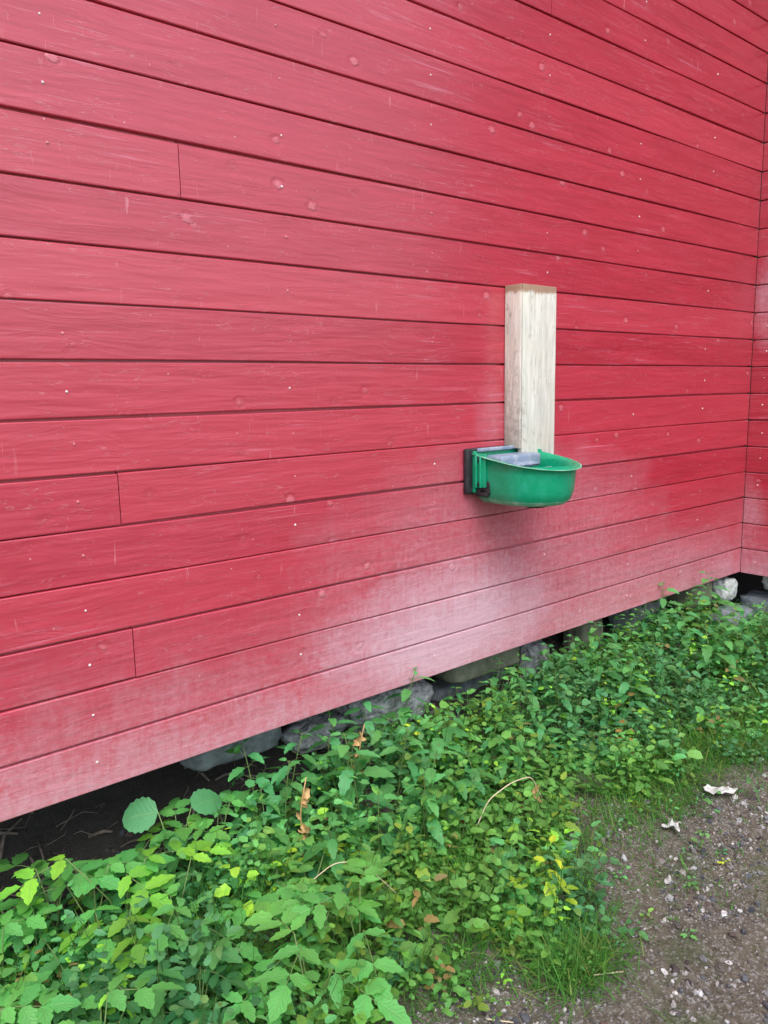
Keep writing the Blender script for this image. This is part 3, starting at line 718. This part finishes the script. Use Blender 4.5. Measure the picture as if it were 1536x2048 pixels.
# bent straws
def straw(pts, rad, label, m_=None, name='straw'):
    mb = MB(); ps = []
    P_ = [Vector(p) for p in pts]
    for i in range(len(P_)-1):
        for k in range(5): ps.append(P_[i].lerp(P_[i+1], k/5))
    ps.append(P_[-1]); o0 = P_[0].copy()
    for _ in range(2): ps = [ps[0]]+[(ps[i-1]+ps[i]*2+ps[i+1])/4 for i in range(1, len(ps)-1)]+[ps[-1]]
    ring_tube(mb, [p-o0 for p in ps], rad, 5); o = mb.build(name, m_ or MAT_STRAW); o.location = o0; return tag(o, label, 'straw')
def g3(x, y, dz): return (x, y, gz(x, y)+dz)
straw([g3(1.62, -.42, .08), g3(1.66, -.43, .15), g3(1.74, -.45, .190), g3(1.83, -.46, .190), g3(1.86, -.48, .11)], .0020, 'pale bent straw arching over the low weeds at the right of the green patch')
dryleaf(g3(1.85, -.48, .16), 2, 'brown dead leaf hanging from the end of the bent straw', .06)
straw([g3(1.02, -.38, .14), g3(1.08, -.41, .19), g3(1.15, -.44, .18), g3(1.22, -.50, .09)], .0016, 'thin curved straw arching over the weeds below the middle clump')
dryleaf(g3(1.02, -.37, .10), 1, 'small reddish-brown dead leaf below the thin curved straw', .05)
straw([g3(1.50, -.94, .012), g3(1.57, -.98, .010)], .0020, 'short straight pale straw lying on the gravel right of the grass tuft')
straw([g3(1.19, -.86, .010), g3(1.24, -.90, .008)], .0018, 'short pale straw on the bare dirt at the bottom edge')

# white scraps
def scrap(loc, s, seed, label, name='paper_scrap', rz=0):
    r = random.Random(seed); mb = MB(); n = 7
    for j in range(n):
        for i in range(n):
            u, v = i/(n-1)-.5, j/(n-1)-.5; k = 1+.25*math.sin(7*v+seed)
            mb.v.append((u*s[0]*k, v*s[1]*(1+.3*math.sin(5*u+seed*2)), (fbm(u*3+seed, v*3, 0, 2)*.5+.5)*s[2]+.002))
    top = len(mb.v)
    for j in range(n-1):
        for i in range(n-1): a = j*n+i; mb.face([a, a+1, a+n+1, a+n])
    o = mb.build(name, MAT_WHITE, smooth=False); o.location = loc; o.rotation_euler = (0, 0, rz)
    md = o.modifiers.new('thickness', 'SOLIDIFY'); md.thickness = .0015
    return tag(o, label, 'paper scrap')
scrap(g3(2.50, -.755, .010), (.095, .05, .03), 2, 'crumpled white paper scrap at the edge of the grass, the larger and farther one', rz=-.75)
scrap(g3(2.205, -.745, .004), (.05, .045, .03), 5, 'small white paper scrap lying on the bare dirt nearer the viewer', rz=.3)

# ------------------------------------------------------------------ low weeds, grass, gravel (uncountable)
EDGE = [(.2, -.95), (.72, -.95), (1.05, -.80), (1.18, -.78), (1.38, -.73), (1.42, -.90), (1.62, -.93), (1.72, -.83), (1.80, -.70), (1.90, -.57), (2.08, -.52), (2.32, -.64), (2.65, -.66), (2.97, -.72), (4.4, -.9)]
def edge_y(x):
    for (a, b), (c, d) in zip(EDGE[:-1], EDGE[1:]):
        if a <= x <= c: return b+(d-b)*(x-a)/(c-a)
    return -.9
def green(x, y):
    """how densely weeds grow here, 0..1"""
    e = edge_y(x) + fbm(x*6, y*6, 3.3, 3)*.17
    g = sstep(e-.03, e+.10, y)
    for (cx, cy, rx, ry) in ((2.55, -.55, .26, .09), (1.42, -.50, .10, .09), (1.50, -.87, .10, .07)):
        g *= 1-.75*max(0, 1-((x-cx)/rx)**2-((y-cy)/ry)**2)
    if y > -.02: g *= .6
    if x < .95 and y > -.04: g *= .25
    hole = fbm(x*6.1, y*6.1, 8.8, 3); g *= 1-.85*sstep(.12, .40, hole)
    return g
def groundcover():
    r = random.Random(42); mb = MB(); n = 0
    while n < 3700:
        x, y = r.uniform(.2, 4.25), r.uniform(-1.05, .08)
        if r.random() > green(x, y): 
            if not (r.random() < .05 and y > edge_y(x)-.40): continue
        if x > 2.9 and r.random() < .25: continue
        n += 1
        tone = fbm(x*2.3, y*2.3, 5.5, 2); kind = r.random()
        col = G_NET if tone < 0 else (.13, .37, .075)
        if tone < -.25: col = (.085, .29, .12)
        if r.random() < .05: col = G_BRIGHT if r.random() < .8 else G_YEL
        big = r.random() < .28
        h = (r.uniform(.08, .17) if big else r.uniform(.015, .10))*(1+(1.0 if x > 1.3 else .2)*sstep(-.32, -.04, y)); z0 = gz(x, y)
        h *= .45+1.6*sstep(-.35, .4, fbm(x*7, y*7, 9.9, 2))
        nl = r.randint(6, 9) if big else r.randint(7, 13); size = r.uniform(.032, .050) if big else r.uniform(.013, .030)
        if x > 3.7: h = min(h, .09)
        if y < edge_y(x)+.04: h *= .45; size *= .6; nl = 6
        h = min(h, .24 if y < -.05 else .20)
        lean = Vector((r.uniform(-.4, .4), r.uniform(-.4, .25), 1))*h
        if y+lean.y > -.02 and h > .12: h *= .6; lean *= .6
        if h > .05: ring_tube(mb, [(x, y, z0), Vector((x, y, z0))+lean], [.0014, .0009], 3, (.16, .30, .08), cap=False)
        c0 = vary(col, r, .30)
        c0 = (c0[0]*1.38, c0[1]*1.25, c0[2]*1.2)
        if r.random() < .012: c0 = (.42, .30, .12)
        if r.random() < .10: c0 = (c0[0]*1.5, c0[1]*.95, c0[2]*.7)
        for k in range(nl):
            t = (k+1)/nl; a = k*2.4+r.uniform(-.3, .3); el = r.uniform(-.15, .7)
            p = Vector((x, y, z0))+lean*t + Vector((math.cos(a), math.sin(a), .1))*size*.5
            sz = size*r.uniform(.7, 1.3)*(1.2-.5*t if big else 1)
            leaf(mb, p, (math.cos(a), math.sin(a), el), (0, 0, 1), sz, sz*r.uniform(.55, .85), vary(c0, r, .14), 'oval' if kind < .35 else 'nettle', .2, r.uniform(.1, .9), (7 if big else 6) if kind > .35 else 4, r.uniform(-.6, .6))
    tag(mb.build('ground_cover', MAT_LEAF), 'dense low small-leaved weeds covering the soil along the wall', 'ground cover', kind='stuff')
groundcover()
def grass():
    r = random.Random(17); mb = MB()
    spots = [(2.55, -.54, .40, .15, 2000, .10), (2.85, -.62, .25, .10, 600, .09), (1.42, -.50, .14, .13, 900, .13), (1.50, -.88, .15, .10, 900, .12), (.74, -.38, .08, .15, 900, .21), (2.6, -.95, .5, .2, 260, .035), (1.95, -.85, .3, .15, 200, .04),
             (1.05, -.55, .35, .2, 500, .10), (1.75, -.60, .25, .14, 500, .09), (2.1, -.35, .5, .25, 700, .11), (3.5, -.6, .7, .18, 1200, .13), (3.0, -.40, .6, .2, 600, .14), (1.25, -.70, .25, .10, 500, .08), (2.35, -.70, .35, .06, 350, .05), (3.0, -.72, .3, .12, 900, .09), (2.2, -.62, .3, .10, 500, .06)]
    for cx, cy, rx, ry, n, h in spots:
        for _ in range(n):
            x, y = r.gauss(cx, rx*.5), r.gauss(cy, ry*.5)
            if y > .0: continue
            a = r.uniform(0, 6.3); el = r.uniform(.5, 1.4); hh = h*r.uniform(.5, 1.25)
            c = vary((.10, .33, .04) if r.random() < .85 else (.30, .38, .09), r, .25)
            leaf(mb, (x, y, gz(x, y)-.003), (math.cos(a)*math.cos(el), math.sin(a)*math.cos(el), math.sin(el)), (math.cos(a+1.5)*.1, math.sin(a+1.5)*.1, 1), hh, r.uniform(.0025, .0042), c, 'grass', .3, r.uniform(.3, 1.4), 4)
    tag(mb.build('grass', MAT_GRASS), 'thin grass blades growing between the weeds and at the gravel edge', 'grass', kind='stuff')
grass()
ICO = None
def gravel():
    r = random.Random(23); bm = bmesh.new(); bmesh.ops.create_icosphere(bm, subdivisions=2, radius=1)
    iv = [v.co.copy() for v in bm.verts]; bm.verts.index_update(); fi = [[v.index for v in f.verts] for f in bm.faces]; bm.free()
    bm = bmesh.new(); bmesh.ops.create_icosphere(bm, subdivisions=1, radius=1)
    iv1 = [v.co.copy() for v in bm.verts]; fi1 = [[v.index for v in f.verts] for f in bm.faces]; bm.free()
    mb = MB(); n = 0
    while n < 17000:
        x, y = r.uniform(.7, 3.6), r.uniform(-1.75, .10)
        rub = n < 420
        if rub: x, y = r.choice([r.uniform(1.50, 2.05), r.uniform(.2, 1.4)]), r.uniform(-.06, .28)
        if not rub and y > edge_y(x)+.05 and r.random() > .10: continue
        dens = .12+.88*sstep(-.15, .30, fbm(x*3+2, y*3, 6.1, 3)) * (1 if y < -.8 else .8)
        if not rub and r.random() > dens: continue
        n += 1; s = .0014+.0042*r.random()**2.6
        if r.random() < .035+.07*sstep(.85, 1.25, -y): s = r.uniform(.005, .0115)
        if rub: s = r.uniform(.006, .020) if x > 1.49 else r.uniform(.003, .011)
        g = r.choice([.04, .07, .11, .18, .30, .09, .40]); w_ = r.uniform(-.015, .04)
        if rub: g = r.uniform(.12, .42) if x > 1.49 else r.uniform(.03, .10)
        elif r.random() < .05: g = r.uniform(.40, .62)
        col = (g+w_*.8, g, g-w_*.6+.012); q = Matrix.Rotation(r.uniform(0, 6.3), 3, Vector((r.uniform(-1, 1), r.uniform(-1, 1), r.uniform(-1, 1)+.01)))
        sx, sy, sz = s*r.uniform(.8, 1.5), s*r.uniform(.8, 1.2), s*r.uniform(.5, .9)
        V_, F_ = (iv, fi) if s > .005 else (iv1, fi1); base = len(mb.v); o = Vector((x, y, gz(x, y)+sz*.25)); k = r.uniform(0, 50)
        for v in V_:
            j = 1+noise.noise(v*1.9+Vector((k, 0, 0)))*.75; p = q @ Vector((v.x*sx*j, v.y*sy*j, v.z*sz*j)); mb.v.append(p+o)
        for f in F_: mb.face([base+i for i in f], None, col)

    tag(mb.build('gravel', MAT_PEBBLE, smooth=False), 'loose grey gravel and small stones scattered over the bare dirt', 'gravel', kind='stuff')
gravel()
def debris():
    r = random.Random(31); mb = MB()
    for _ in range(620):
        x, y = r.uniform(-.2, 2.9), r.uniform(.0, .62); a = r.uniform(0, 6.3); l = r.uniform(.03, .17); k = r.uniform(.012, .03)
        p0 = Vector((x, y, gz(x, y)+.004)); x1, y1 = x+math.cos(a)*l, y+math.sin(a)*l*.6
        p1 = Vector((x1, y1, gz(x1, y1)+k)); mid = (p0+p1)/2+Vector((r.uniform(-.03, .03), r.uniform(-.03, .03), .008))
        t_ = r.choice([.001, .0015, .002, .003, .006]); ring_tube(mb, [p0, mid, p1], [t_, t_, t_*.6], 5)
    tag(mb.build('twigs', MAT_TWIG), 'dead twigs and litter in the dark gap under the boards', 'twigs', kind='stuff')
debris()
for t_ in NET_L+ELD_L+ELD_B+[YEL]: purge(t_)
